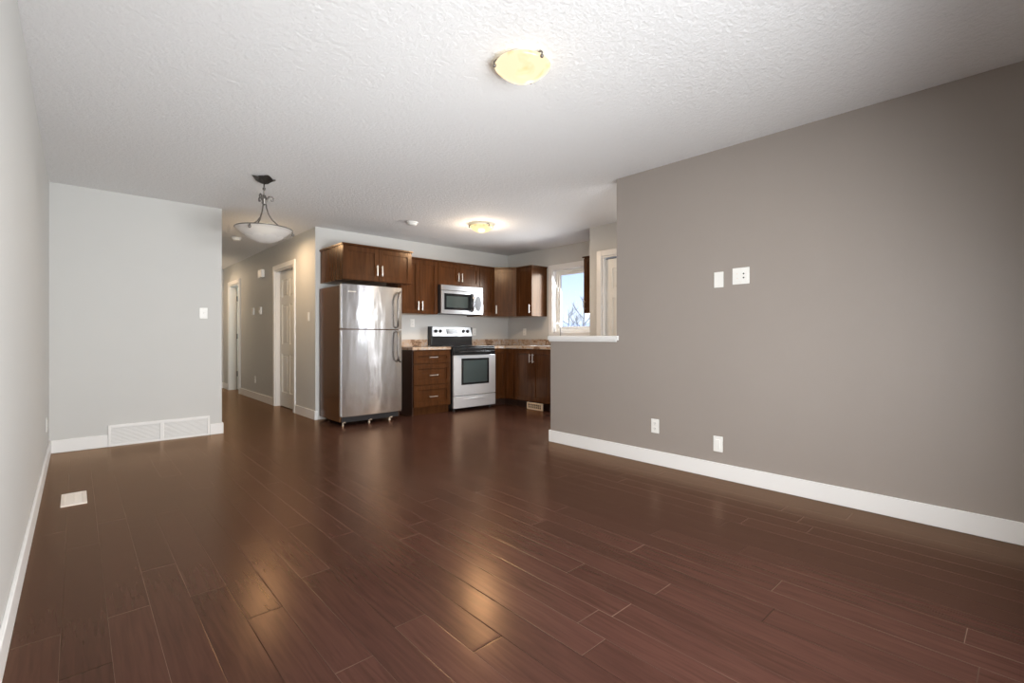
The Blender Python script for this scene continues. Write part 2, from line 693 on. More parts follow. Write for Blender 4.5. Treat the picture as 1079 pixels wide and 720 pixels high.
def holed(axis, a0, a1, z0, z1, t0, t1, holes):
    """wall slab along an axis with rectangular openings; holes = (a_lo, a_hi, z_lo, z_hi)"""
    mb = MB()

    def put(p0, p1, q0, q1):
        if p1 - p0 < 1e-4 or q1 - q0 < 1e-4:
            return
        if axis == 'x':
            mb.box(p0, p1, t0, t1, q0, q1)
        else:
            mb.box(t0, t1, p0, p1, q0, q1)
    cur = a0
    for h in sorted(holes):
        put(cur, h[0], z0, z1)
        put(h[0], h[1], z0, h[2])
        put(h[0], h[1], h[3], z1)
        cur = h[1]
    put(cur, a1, z0, z1)
    return mb


# ------------------------------------------------------------------ room shell
H = 2.44
XL, YB = -0.18, 5.96          # left wall face, short back wall face
XH0, XH1 = 1.17, 2.23         # hallway
YK = 6.12                     # kitchen back wall face
XW = 5.49                     # kitchen window wall face
XR = 3.52                     # taupe wall face
YE = 11.2                     # end of the hallway
struct(MB().box(XL - .14, 6.0, -0.8, YE + .14, -0.1, 0).build('floor', 'floor'),
       'dark reddish brown laminate plank floor through living room, kitchen and hall', 'floor')
struct(MB().box(XL - .14, 6.0, -0.8, YE + .14, H, H + .1).build('ceiling', 'ceiling'),
       'white textured ceiling over the whole open room', 'ceiling')
struct(MB().box(XL - .12, XL, -0.5, YB + .12, 0, H).build('wall_left', 'wall'),
       'long pale grey wall along the left edge of the photo', 'wall')
struct(MB().box(XL, XH0, YB, YB + .12, 0, H).build('wall_back', 'wall'),
       'short pale grey wall facing the camera above the white return air grille', 'wall')
struct(MB().box(XH0 - .12, XH0, YB + .12, YE, 0, H).build('wall_hall_left', 'wall'),
       'hallway wall hidden behind the short grey wall', 'wall')
DA = (6.92, 7.77)
DB = (9.90, 10.70)
DH = 2.05
struct(holed('y', YK, YE, 0, H, XH1, XH1 + .12, [(DA[0], DA[1], 0, DH), (DB[0], DB[1], 0, DH)]).build('wall_hall_right', 'wall'),
       'greige hallway wall with two white doorways', 'wall')
struct(MB().box(XH0 - .12, XH1 + .12, YE, YE + .12, 0, H).build('wall_hall_end', 'wall'),
       'narrow wall closing the far end of the hallway', 'wall')
struct(MB().box(XH1 + .12, XW + .12, YK, YK + .12, 0, H).build('wall_kitchen_back', 'wall'),
       'pale wall behind the refrigerator and the range', 'wall')
WY0, WY1, WZ0, WZ1 = 4.32, 5.07, 1.12, 2.09
struct(holed('y', 3.73, YK, 0, H, XW, XW + .14, [(WY0, WY1, WZ0, WZ1)]).build('wall_kitchen_right', 'wall'),
       'pale kitchen wall around the small window', 'wall')
CY0, CY1 = 2.80, 3.64
XC = 4.84
mbc = holed('y', 1.2, 3.83, 0, H, XC, XC + .11, [(CY0, CY1, 0, DH)])
mbc.box(XC + .11, XW, 3.73, 3.83, 0, H)
struct(mbc.build('wall_closet', 'wall'), 'beige closet wall with white door casing seen past the taupe wall', 'wall')
# taupe wall with its low extension
mbt = MB().box(XR, XR + .12, -0.5, 2.487, 0, H)
mbt.box(XR, XR + .12, 2.487, 3.28, 0, 1.010)
struct(mbt.build('wall_right', 'taupe'), 'large taupe feature wall with a low half wall beside the kitchen', 'wall')
mb = MB().box(XR - .022, XR + .142, 2.487, 3.302, 1.018, 1.058, 0.006)
mb.box(XR - .012, XR + .132, 2.487, 3.292, 1.004, 1.020, 0.003)
mb.box(XR - .022, XR - .001, 2.462, 2.49, 1.018, 1.058, 0.004)
struct(mb.build('trim_1', 'trim'), 'white ledge cap on top of the taupe half wall', 'ledge')
# front of the house
FW = (0.3, 2.3, 0.7, 2.0)
struct(holed('x', XL, XR + .12, 0, H, -0.5, -0.35, [FW]).build('wall_front', 'wall'),
       'front wall of the living room behind the camera', 'wall')
struct(holed('x', XR + .12, XC, 0, H, 1.1, 1.2, [(3.80, 4.70, 0, 2.05)]).build('wall_entry', 'wall'),
       'entry wall with the front door', 'wall')

# living room window behind the camera
wf = MB()
x0, x1, z0, z1 = FW
for a in ((x0, x0 + .05, z0, z1), (x1 - .05, x1, z0, z1), (x0, x1, z0, z0 + .05), (x0, x1, z1 - .05, z1), ((x0 + x1) / 2 - .03, (x0 + x1) / 2 + .03, z0, z1)):
    wf.box(a[0], a[1], -0.49, -0.43, a[2], a[3])
wf = struct(wf.build('window_2', 'trim'), 'wide living room window behind the camera', 'window')
MB().box(x0 + .02, x1 - .02, -0.464, -0.460, z0 + .02, z1 - .02).build('glass_pane', 'pane', wf)

# entry door
ed = MB()
for a in ((3.82, 3.98, 0.01, 2.03), (4.52, 4.68, 0.01, 2.03), (3.98, 4.52, 0.01, 0.3), (3.98, 4.52, 1.9, 2.03)):
    ed.box(a[0], a[1], 1.12, 1.16, a[2], a[3])
ed = struct(ed.build('door_3', 'door'), 'white front door with a tall glass light', 'door')
MB().box(3.98, 4.52, 1.138, 1.142, 0.3, 1.9).build('glass_pane', 'pane', ed)

# ------------------------------------------------------------------ baseboards
BH, BT = 0.115, 0.014


def baseboard(name, boxes, label):
    mb = MB()
    for b in boxes:
        mb.box(*b, 0.0, BH, 0.003)
    return struct(mb.build(name, 'trim'), label, 'baseboard')


GX0, GX1 = 0.225, 1.055
baseboard('baseboard_left', [(XL, XL + BT, -0.35, YB)], 'white baseboard along the left wall')
baseboard('baseboard_back', [(XL + BT, GX0 - .002, YB - BT, YB), (GX1 + .002, XH0 + BT, YB - BT, YB), (XH0, XH0 + BT, YB, YB + 1.2)],
          'white baseboard either side of the return air grille')
baseboard('baseboard_right', [(XR - BT, XR, -0.35, 3.28), (XR - BT, XR + .12 + BT, 3.28, 3.28 + BT)], 'white baseboard under the taupe wall')
baseboard('baseboard_hall', [(XH1 - BT, XH1, YK - BT, DA[0] - .075), (XH1 - BT, XH1, DA[1] + .075, DB[0] - .075),
                             (XH1 - BT, XH1, DB[1] + .075, YE), (XH1, XH1 + .022, YK - BT, YK), (XH0, XH1 - BT, YE - BT, YE)],
          'white baseboard along the hallway wall')
baseboard('baseboard_closet', [(XC - BT, XC, CY1 + .075, 3.83)], 'white baseboard by the closet door')
# the painted metal corner of the hallway wall
struct(MB().box(XH1 - .003, XH1 + .02, YK - .003, YK - .0005, BH, H).build('trim_2', 'wall'), 'square outer corner of the hallway wall', 'corner')


def casing(name, lo, hi, top, xface, label, side=-1):
    """door casing on an X = const wall, jamb lining included; side -1 faces -X"""
    t = .018 * side
    x_a, x_b = sorted((xface, xface + t))
    mb = MB()
    mb.box(x_a, x_b, lo - .07, lo, 0, top + .07, .004)
    mb.box(x_a, x_b, hi, hi + .07, 0, top + .07, .004)
    mb.box(x_a, x_b, lo, hi, top, top + .07, .004)
    d0, d1 = sorted((xface + .0, xface - side * .118))
    mb.box(d0, d1, lo, lo + .018, 0, top)
    mb.box(d0, d1, hi - .018, hi, 0, top)
    mb.box(d0, d1, lo + .018, hi - .018, top - .018, top)
    # door stop
    return struct(mb.build(name, 'trim'), label, 'door casing')


casing('trim_3', DA[0], DA[1], DH, XH1, 'white casing around the closed panelled hallway door')
casing('trim_4', DB[0], DB[1], DH, XH1, 'white casing around the open doorway at the far end of the hall')
casing('trim_5', CY0, CY1, DH, XC, 'white casing around the closet door beyond the ledge')


def six_panel(w, h, t=0.035):
    """slab w (along local x) by h, front at y=0, with six moulded panels on both faces"""
    mb = MB()
    st, mid = 0.105, 0.09
    pw = (w - 2 * st - mid) / 2
    rows = [(0.21, 0.78), (0.93, 1.52), (1.63, h - 0.12)]
    mb.box(0, st, 0, t, 0, h)
    mb.box(w - st, w, 0, t, 0, h)
    mb.box(st + pw, st + pw + mid, 0, t, 0, h)
    zs = [0] + [z for r in rows for z in r] + [h]
    for i in range(0, len(zs), 2):
        for xx in (st, st + pw + mid):
            mb.box(xx, xx + pw, 0, t, zs[i], zs[i + 1])
    for a, b in rows:
        for xx in (st, st + pw + mid):
            mb.box(xx, xx + pw, 0.011, t - .011, a, b)
            mb.box(xx + .03, xx + pw - .03, 0.003, t - .003, a + .03, b - .03, .006)
    return mb


# closed hallway door: faces -X, set back in the frame
d1 = six_panel(DA[1] - DA[0] - .042, DH - .034).build('door_1', 'door')
d1.location = (XH1 + .062, DA[1] - .021, .010)
d1.rotation_euler = (0, 0, R(-90))
struct(d1, 'closed white six panel door in the hallway wall', 'door')
k = MB().lathe([(0, 0), (.028, 0), (.028, .006), (.012, .01), (.012, .028), (.026, .034), (.028, .045), (.018, .054), (0, .056)], 24,
               Matrix.Rotation(R(90), 4, 'X'))
k.build('door_knob', 'nickel', d1, loc=(DA[1] - DA[0] - .042 - .06, 0, .95))
# open door at the far end: swung into the bedroom
d2 = six_panel(DB[1] - DB[0] - .042, DH - .034).build('door_2', 'door')
d2.location = (XH1 + .125, DB[1] - .060, .010)
struct(d2, 'open white door with three dark hinges at the far end of the hall', 'door')
for z in (0.26, 1.0, 1.74):
    MB().box(-.006, .008, -.006, .0, z, z + .10, .001).cyl((-.006, -.006, z), (0, 0, 1), .006, .10, 12).build('hinge', 'pewter', d2)
# bedroom beyond the far doorway
bd = MB().box(XH1 + .12, 4.2, DB[1] + .10, DB[1] + .2, 0, H).box(XH1 + .12, 4.2, 9.2, 9.3, 0, H).box(4.2, 4.3, 9.2, DB[1] + .2, 0, H)
struct(bd.build('wall_bedroom', 'wall'), 'bedroom walls beyond the open hallway door', 'wall')
# closet door
d4 = six_panel(CY1 - CY0 - .042, DH - .045).build('door_4', 'door')
d4.location = (XC + .050, CY1 - .021, .010)
d4.rotation_euler = (0, 0, R(-90))
struct(d4, 'white panelled closet door behind the taupe half wall', 'door')
MB().box(CY0 + .02, CY1 - .02, 0, .01, 0, .01).build('gap_strip', 'slot', d4, loc=(0, 0, 0)).matrix_local = \
    Matrix.Translation((-CY0 - .02, .008, DH - .044))  # dark strip filling the gap above the closet door

# ------------------------------------------------------------------ kitchen window
wx = XW
cs = MB()
cs.box(wx - .018, wx, WY0 - .07, WY0, WZ0 - .07, WZ1 + .075, .003)
cs.box(wx - .018, wx, WY1, WY1 + .07, WZ0 - .07, WZ1 + .075, .003)
cs.box(wx - .018, wx, WY0, WY1, WZ1, WZ1 + .075, .003)
cs.box(wx - .018, wx, WY0, WY1, WZ0 - .07, WZ0, .003)
# reveal lining
cs.box(wx, wx + .138, WY0, WY0 + .012, WZ0, WZ1)
cs.box(wx, wx + .138, WY1 - .012, WY1, WZ0, WZ1)
cs.box(wx, wx + .138, WY0 + .012, WY1 - .012, WZ0, WZ0 + .012)
cs.box(wx, wx + .138, WY0 + .012, WY1 - .012, WZ1 - .012, WZ1)
win = struct(cs.build('window_1', 'trim'), 'small white framed kitchen window looking out on bare trees', 'window')


def ring(mb, xa, xb, ya, yb, za, zb, t):
    mb.box(xa, xb, ya, ya + t, za, zb, .003)
    mb.box(xa, xb, yb - t, yb, za, zb, .003)
    mb.box(xa, xb, ya + t, yb - t, za, za + t, .003)
    mb.box(xa, xb, ya + t, yb - t, zb - t, zb, .003)
    return mb


ring(MB(), wx + .070, wx + .130, WY0 + .012, WY1 - .012, WZ0 + .012, WZ1 - .012, .035).build('window_frame', 'plastic', win)
sash = ring(MB(), wx + .082, wx + .115, WY0 + .05, WY1 - .05, WZ0 + .05, WZ1 - .05, .036).build('sash', 'plastic', win)
MB().box(wx + .097, wx + .101, WY0 + .08, WY1 - .08, WZ0 + .08, WZ1 - .08).build('glass_pane', 'pane', sash)
MB().box(wx + .066, wx + .084, 4.62, 4.70, WZ0 + .056, WZ0 + .07, .003).build('latch', 'plastic', sash)

# ------------------------------------------------------------------ outdoors
struct(MB().box(6.2, 90, -60, 70, -0.65, -0.6).build('ground', 'snow'), 'snow covered ground outside the kitchen window', 'ground')


def outdoors(px, dist):
    """ground point seen along an image column at a distance"""
    a = math.atan((px - 539.5) / 503.0)
    ang = R(90 - 42.4) - a
    return dist * math.cos(ang), dist * math.sin(ang)


def bare_tree(px, dist, h, seed, label):
    rnd = random.Random(seed)
    x, y = outdoors(px, dist)
    root = thing('bare_tree', label, 'tree', (x, y, -0.6), 0, 'bare winter trees outside the window')
    tr = MB()
    br = MB()
    tr.tube([(0, 0, 0), (.03, .02, h * .3), (-.02, .05, h * .55), (.05, 0, h * .8), (.03, .03, h)], [.022 * h, .018 * h, .012 * h, .007 * h, .002 * h], 7)

    def grow(p, d, ln, rad, depth):
        mid = p + d * ln * .5 + Vector((rnd.uniform(-.1, .1), rnd.uniform(-.1, .1), rnd.uniform(0, .12))) * ln
        end = p + d * ln + Vector((0, 0, .12 * ln))
        br.tube([p, mid, end], [rad, rad * .7, rad * .35], 5)
        if depth:
            for s in range(4):
                t = .35 + .6 * s / 3
                q = p.lerp(end, t)
                nd = (d + Vector((rnd.uniform(-.8, .8), rnd.uniform(-.8, .8), rnd.uniform(-.1, .7)))).normalized()
                grow(q, nd, ln * .55, rad * .5, depth - 1)
    for i in range(9):
        z = h * (.25 + .65 * i / 8)
        a = i * 2.4 + rnd.uniform(-.4, .4)
        d = Vector((math.cos(a), math.sin(a), rnd.uniform(.4, .9))).normalized()
        grow(Vector((0, 0, z)), d, h * .36 * (1.1 - z / h * .7), .0065 * h, 2)
    tr.build('trunk', 'bark', root)
    br.build('branches', 'bark', root)


bare_tree(599, 27, 3.2, 3, 'bare tree at the left side of the kitchen window glass')
bare_tree(608, 36, 3.2, 5, 'bare tree in the middle of the kitchen window glass')
bare_tree(615, 25, 3.5, 9, 'bare tree at the right side of the kitchen window glass')
hx, hy = outdoors(606, 48)
house = thing('house', 'low grey house with snow on its roof seen far off through the window', 'house', (hx, hy, -0.6), R(-42))
MB().box(-4, 4, -2, 2, 0, 2.2).build('wall', 'siding', house)
rf = MB()
for sgn in (-1, 1):
    b = Matrix.Translation((0, sgn * 1.15, 2.42)) @ Matrix.Rotation(-sgn * R(20), 4, 'X')
    rf.box(-4.2, 4.2, -1.27, 1.27, 0, .14, mtx=b)
rf.build('roof', 'snow', house)

# ------------------------------------------------------------------ kitchen cabinets
def shaker(w, h, fr=0.06, t=0.02):
    """recessed-panel front, w along x, front at y = 0, thickness behind"""
    mb = MB()
    mb.box(0, fr, 0, t, 0, h, .0015, seg=1)
    mb.box(w - fr, w, 0, t, 0, h, .0015, seg=1)
    mb.box(fr, w - fr, 0, t, 0, fr, .0015, seg=1)
    mb.box(fr, w - fr, 0, t, h - fr, h, .0015, seg=1)
    mb.box(fr - .002, w - fr + .002, .012, t, fr - .002, h - fr + .002)
    return mb


def slab_front(w, h, t=0.02):
    return MB().box(0, w, 0, t, 0, h, .003)


def pull(ln=0.13, vertical=True):
    mb = MB()
    a = (0, 0, 1) if vertical else (1, 0, 0)
    off = Vector(a)
    for s in (-.36, .36):
        mb.cyl(off * ln * s, (0, -1, 0), .0045, .028, 12)
    mb.box(-.0065 if vertical else -ln / 2, .0065 if vertical else ln / 2, -.034, -.024,
           -ln / 2 if vertical else -.0065, ln / 2 if vertical else .0065, .003)
    return mb


def front(parent, name, x, z, w, h, handle=None, flat=False):
    """a door or drawer front set 22 mm proud of the body; handle = (dx, dz, vertical)"""
    g = .0015
    mb = slab_front(w - 2 * g, h - 2 * g) if flat else shaker(w - 2 * g, h - 2 * g)
    f = mb.build(name, 'wood', parent, loc=(x + g, -.021, z + g))
    if handle:
        pull(.13, handle[2]).build('handle', 'nickel', f, loc=(handle[0], -.0005, handle[1]))
    return f


def upper(name, label, loc, rotz, w, d, z0, z1, doors, group='upper kitchen cabinets', pts=None, crown=0.014, ends=(1, 1)):
    """wall cabinet; loc = left front corner of its body. doors = [(x, w, handle 'l'/'r')]"""
    o = thing(name, label, 'cabinet', (loc[0], loc[1], z0), rotz, group)
    hh = z1 - z0
    if pts is None:
        pts = [(0, 0), (w, 0), (w, d), (0, d)]
        cp = [(-crown * ends[0], -.022 - crown), (w + crown * ends[1], -.022 - crown), (w + crown * ends[1], d), (-crown * ends[0], d)]
    else:
        cp = [(p[0], p[1] - (.036 if p[1] < .01 else 0)) for p in pts]
    MB().prism(pts, 0, hh - .022).build('body', 'wood', o)
    MB().prism(cp, hh - .022, hh, .003).build('cornice', 'wood', o)
    for x, dw, hs in doors:
        hx = dw - .034 if hs == 'r' else .030
        front(o, 'door', x, 0.004, dw, hh - .03, (hx, .105 if hh > .5 else .125, True))
    return o


ZU0, ZU1 = 1.37, 2.15
upper('wall_cabinet', 'deep two door wooden cabinet hanging over the refrigerator', (2.29, 5.445), 0, .91, YK - 5.445 - .001, 1.725, ZU1,
      [(0.0, .455, 'r'), (.455, .455, 'l')])
upper('wall_cabinet', 'tall two door wooden wall cabinet between refrigerator and microwave', (3.205, 5.80), 0, .63, .319, ZU0, ZU1,
      [(.03, .30, 'r'), (.33, .30, 'l')], ends=(0, 0))
upper('wall_cabinet', 'short two door wooden cabinet directly above the microwave', (3.838, 5.80), 0, .765, .319, 1.80, ZU1,
      [(0, .3825, 'r'), (.3825, .3825, 'l')], ends=(0, 0))
upper('wall_cabinet', 'narrow single door wooden wall cabinet right of the microwave', (4.606, 5.80), 0, .295, .319, ZU0, ZU1,
      [(0, .295, 'l')], ends=(0, 0))
# diagonal corner cabinet
CX0, CX1, CYA, CYB = 4.906, 5.168, 5.80, 5.538
dl = math.hypot(CX1 - CX0, CYA - CYB)
rot = Matrix.Rotation(R(45), 3, 'Z')
loc_pts = []
for wp in ((CX0, CYA), (CX1, CYB), (XW - .001, CYB), (XW - .001, YK - .001), (CX0, YK - .001)):
    v = rot @ Vector((wp[0] - CX0, wp[1] - CYA, 0))
    loc_pts.append((v.x, v.y))
upper('wall_cabinet', 'diagonal wooden corner wall cabinet lit warm orange', (CX0, CYA), R(-45), dl, .3, ZU0, ZU1,
      [(0.012, dl - .024, 'l')], pts=loc_pts)
upper('wall_cabinet', 'wooden wall cabinet left of the kitchen window with a glossy end panel', (5.17, 5.534), R(-90), .344, .318, ZU0, ZU1,
      [(0, .344, 'r')], ends=(0, 1))
upper('wall_cabinet', 'wooden wall cabinet right of the kitchen window, mostly hidden by closet wall', (5.17, 4.18), R(-90), .345, .318, ZU0, ZU1,
      [(0, .345, 'l')], ends=(1, 0))

# base cabinets
ZC0, ZC1 = 0.872, 0.910
db = thing('drawer_cabinet', 'wooden base cabinet with three drawers between refrigerator and range', 'cabinet', (3.262, 5.52, 0), 0, 'base kitchen cabinets')
DW = .605
MB().box(.019, DW, 0, YK - 5.52 - .001, .10, ZC0).build('body', 'wood', db)
sd = MB().box(0, .018, 0, YK - 5.52 - .001, 0, ZC0).build('end_panel', 'darkened_wood', db)
sd['label'] = 'end panel with its shade coloured in dark brown'
MB().box(.019, DW, .045, .06, 0, .099).build('toe_kick', 'wood', db)
for z, h, hz in ((.690, .165, .082), (.405, .278, .125), (.112, .287, .130)):
    front(db, 'drawer', .012, z, DW - .02, h, ((DW - .02) / 2, hz, False))

cb = thing('corner_cabinet', 'wooden corner base cabinet right of the range', 'cabinet', (4.646, 5.52, 0), 0, 'base kitchen cabinets')
CW = 4.888 - 4.646
MB().prism([(0, 0), (CW, 0), (CW, -.218), (XW - 4.647, -.218), (XW - 4.647, YK - 5.521), (0, YK - 5.521)], .10, ZC0).build('body', 'wood', cb)
MB().prism([(0, .05), (CW + .05, .05), (CW + .05, -.218), (CW + .065, -.218), (CW + .065, .065), (0, .065)], 0, .099).build('toe_kick', 'darkened_wood', cb)
front(cb, 'door', 0.0, .112, CW - .004, .75)
cd = shaker(.19, .747).build('door', 'wood', cb, loc=(CW - .021, -.026, .1135))
cd.rotation_euler = (0, 0, R(-90))

sb = thing('sink_cabinet', 'dark two door wooden sink cabinet below the kitchen window', 'cabinet', (4.89, 5.30, 0), R(-90), 'base kitchen cabinets')
SW = .84
MB().box(0, SW, 0, .595, .10, ZC0 - .2).box(0, SW, 0, .06, ZC0 - .2, ZC0).build('body', 'wood', sb)
MB().box(0, SW, .05, .065, 0, .099).build('toe_kick', 'darkened_wood', sb)
front(sb, 'door', .02, .112, .38, .75, (.38 - .034, .625, True))
front(sb, 'door', .40, .112, .38, .75, (.030, .625, True))

# counters
ct = thing('countertop', 'short speckled granite counter between refrigerator and range', 'countertop', (3.255, 5.495, ZC0))
MB().box(0, .615, 0, YK - 5.496, .001, ZC1 - ZC0, .004).build('worktop', 'granite', ct)
MB().box(0, .615, YK - 5.496 - .02, YK - 5.496, ZC1 - ZC0 + .0005, ZC1 - ZC0 + .10, .003).build('backsplash', 'granite', ct)
c2 = thing('countertop', 'L shaped speckled granite counter running from range to sink', 'countertop', (4.640, 5.495, ZC0))
ox, oy = 4.640, 5.495
T = ZC1 - ZC0
SK = (5.02, 5.40, 4.55, 5.15)        # sink cut-out (world)
mbw = MB()
mbw.box(0, XW - .001 - ox, 0, YK - .001 - oy, .001, T)
for a in ((4.865, SK[0], 4.46, oy), (SK[1], XW - .001, 4.46, oy), (SK[0], SK[1], 4.46, SK[2]), (SK[0], SK[1], SK[3], oy)):
    mbw.box(a[0] - ox, a[1] - ox, a[2] - oy, a[3] - oy, .001, T)
mbw.build('worktop', 'granite', c2)
MB().box(0, XW - .022 - ox, YK - .021 - oy, YK - .001 - oy, T + .0005, T + .10, .003).box(XW - .021 - ox, XW - .001 - ox, 4.46 - oy, YK - .001 - oy, T + .0005, T + .10, .003).build('backsplash', 'granite', c2)

# sink and faucet
sk = thing('kitchen_sink', 'stainless steel sink set in the counter below the kitchen window', 'sink', (5.21, 4.85, ZC1))
rim = MB()
a0, a1, b0, b1 = SK[0] - 5.21, SK[1] - 5.21, SK[2] - 4.85, SK[3] - 4.85
for q in ((a0 - .015, a0 + .02, b0 - .015, b1 + .015), (a1 - .02, a1 + .015, b0 - .015, b1 + .015), (a0 + .02, a1 - .02, b0 - .015, b0 + .02),
          (a0 + .02, a1 - .02, b1 - .02, b1 + .015), (a0 + .02, a1 - .02, -.015, .015)):
    rim.box(*q, .0005, .006, .002)
rim.build('rim', 'steel2', sk)
for q0, q1 in ((b0 + .02, -.015), (.015, b1 - .02)):
    bs = MB()
    bs.box(a0 + .02, a0 + .023, q0, q1, -.16, .0005).box(a1 - .023, a1 - .02, q0, q1, -.16, .0005)
    bs.box(a0 + .023, a1 - .023, q0, q0 + .003, -.16, .0005).box(a0 + .023, a1 - .023, q1 - .003, q1, -.16, .0005)
    bs.box(a0 + .02, a1 - .02, q0, q1, -.163, -.16)
    bs.build('basin', 'steel2', sk)
fa = thing('faucet', 'slim chrome gooseneck faucet in front of the kitchen window', 'faucet', (5.435, 4.86, ZC1))
MB().lathe([(0, .0005), (.028, .0005), (.028, .01), (.018, .03), (.016, .09), (.012, .10), (0, .10)], 24).build('base', 'faucet', fa)
pts = [(0, 0, .09), (0, 0, .27)] + [(-.07 + .07 * math.cos(a), 0, .27 + .075 * math.sin(a)) for a in [PI * i / 12 for i in range(1, 13)]] + [(-.14, 0, .20)]
MB().tube(pts, .0075, 12).build('spout', 'faucet', fa)
MB().tube([(0, .014, .06), (0, .05, .075), (0, .085, .10)], [.008, .006, .005], 10).build('lever', 'faucet', fa)

# toe-kick register
tk = thing('toe_kick_register', 'tan slotted air register at the foot of the sink cabinet', 'register', (4.838, 4.83, 0), R(-90))
mb = MB()
mb.box(-.15, .15, 0, .02, .004, .022, .002).box(-.15, .15, 0, .02, .082, .100, .002).box(-.15, -.13, 0, .02, .022, .082).box(.13, .15, 0, .02, .022, .082)
mb.box(-.15, .15, .02, .030, .0, .100)
mb.build('frame', 'tan', tk)
lv = MB()
lv.box(-.13, .13, .006, .016, .049, .055)
for i in range(1, 7):
    lv.box(-.13 + .26 * i / 7 - .003, -.13 + .26 * i / 7 + .003, .004, .018, .022, .082)
lv.build('louvers', 'tan', tk)
MB().box(-.129, .129, .0185, .0197, .022, .082).build('opening', 'slot', tk)

# ------------------------------------------------------------------ refrigerator
fr = thing('refrigerator', 'stainless steel top freezer refrigerator by the hallway, sides coloured brown for warm reflections', 'refrigerator', (2.272, 5.40, 0))
FWD = .775
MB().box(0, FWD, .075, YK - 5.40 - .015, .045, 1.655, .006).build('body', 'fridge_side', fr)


def fridge_door(name, z0, z1):
    b = bmesh.new()
    mb = MB()
    # slightly crowned front
    n = 14
    ptsx = [FWD * i / n for i in range(n + 1)]
    prof = [(x, .012 - .012 * (1 - (2 * x / FWD - 1) ** 2)) for x in ptsx]
    poly = [(x, y) for x, y in prof] + [(FWD, .070), (0, .070)]
    mb.prism(poly, z0, z1, 0.0)
    b.free()
    return mb.build(name, 'steel', fr)


fz = fridge_door('freezer_door', 1.145, 1.665)
fd = fridge_door('fridge_door', .115, 1.132)
for f_, za, zb in ((fz, 1.145, 1.665), (fd, .115, 1.132)):
    MB().box(-.0035, .010, .014, .069, za + .002, zb - .002, .003).build('door_edge', 'range', f_)['label'] = 'light silver door edge trim'
hnd = MB()
hx = FWD - .085
pts = [(hx + .055, .012, 1.60), (hx + .040, -.035, 1.605), (hx + .015, -.05, 1.575), (hx, -.052, 1.50), (hx, -.052, 1.30), (hx, -.045, 1.18), (hx, .004, 1.165)]
hnd.tube(pts, [.013, .014, .014, .013, .012, .012, .012], 10)
hnd.build('handle', 'pewter', fz)['label'] = 'dark curved handle'
hnd = MB()
pts = [(hx, .004, 1.115), (hx, -.045, 1.10), (hx, -.052, 1.0), (hx, -.052, .82), (hx + .015, -.05, .755), (hx + .040, -.035, .735), (hx + .055, .012, .80)]
hnd.tube(pts, [.012, .012, .012, .013, .014, .014, .013], 10)
hnd.build('handle', 'pewter', fd)['label'] = 'dark curved handle'
MB().box(.075, .165, .000, .008, 1.575, 1.588, .001).build('badge', 'nickel', fz)
gr = MB().box(.02, FWD - .02, .055, .075, .042, .108)
for i in range(4):
    gr.box(.04, FWD - .04, .049, .055, .050 + .014 * i, .057 + .014 * i)
gr.build('base_grille', 'blackp', fr)
for x in (.05, .38, FWD - .12):
    MB().cyl((x, .10, 0), (0, 0, 1), .016, .012).cyl((x, .10, .012), (0, 0, 1), .008, .035).box(x - .012, x + .012, .048, .10, .036, .052, .003).build('levelling_foot', 'nickel', fr)
MB().cyl((.08, .58, .02), (1, 0, 0), .02, .05).cyl((FWD - .13, .58, .02), (1, 0, 0), .02, .05).box(.08, FWD - .08, .57, .59, .018, .046).build('roller', 'blackp', fr)
MB().box(.005, .06, .03, .13, 1.6655, 1.680, .004).build('hinge_cover', 'blackp', fr)

# ------------------------------------------------------------------ kitchen range
st = thing('kitchen_range', 'silver electric range with black glass cooktop and oven window', 'range', (3.877, 5.44, 0))
RW = .756
RD = YK - 5.44 - .006
MB().box(0, RW, .040, RD - .03, .035, .895, .004).build('body', 'black', st)
MB().box(-.002, RW, .012, RD - .06, .8955, .916, .005).build('cooktop', 'glassblack', st)
for x, y, r in ((.20, .19, .10), (.56, .19, .08), (.20, .43, .08), (.56, .43, .10)):
    MB().lathe([(r, .9162), (r + .004, .9166), (r + .004, .9162)], 40, Matrix.Translation((x, y, 0))).build('burner', 'range', st)
MB().box(.002, RW - .002, .010, .0395, .792, .893, .004).build('control_strip', 'black', st)
od = MB()
od.box(0, .13, .0, .038, .222, .788, .004).box(RW - .13, RW, .0, .038, .222, .788, .004)
od.box(.13, RW - .13, 0, .038, .222, .372).box(.13, RW - .13, 0, .038, .742, .788)
od = od.build('oven_door', 'range', st)
ow = MB()
ow.box(.128, RW - .128, -.004, .02, .370, .398, .002).box(.128, RW - .128, -.004, .02, .716, .744, .002)
ow.box(.128, .160, -.004, .02, .398, .716, .002).box(RW - .160, RW - .128, -.004, .02, .398, .716, .002)
wfr = ow.build('window_frame', 'black', od)
MB().box(.160, RW - .160, .001, .016, .398, .716).build('glass_pane', 'ovenglass', wfr)
hm = MB().tube([(.05, -.042, .838), (.20, -.047, .838), (RW - .2, -.047, .838), (RW - .05, -.042, .838)], .013, 12)
hm.box(.045, .075, -.042, .010, .826, .850, .003).box(RW - .075, RW - .045, -.042, .010, .826, .850, .003)
hm.build('handle', 'black', od)
dr = MB().box(0, RW, 0, .038, .045, .213, .005).build('storage_drawer', 'range', st)
mb = MB()
pts = []
for i in range(13):
    t = -1 + 2 * i / 12
    pts.append((RW / 2 + t * .27, -.002 + .012 * t * t, .158 + .010 * (1 - t * t)))
mb.tube(pts, [.004 + .009 * (1 - abs(-1 + 2 * i / 12)) for i in range(13)], 8)
mb.build('pull_lip', 'range', dr)
for x in (.05, RW - .05):
    MB().cyl((x, .08, 0), (0, 0, 1), .018, .036).build('foot', 'blackp', st)
    MB().cyl((x, .52, 0), (0, 0, 1), .018, .036).build('foot', 'blackp', st)
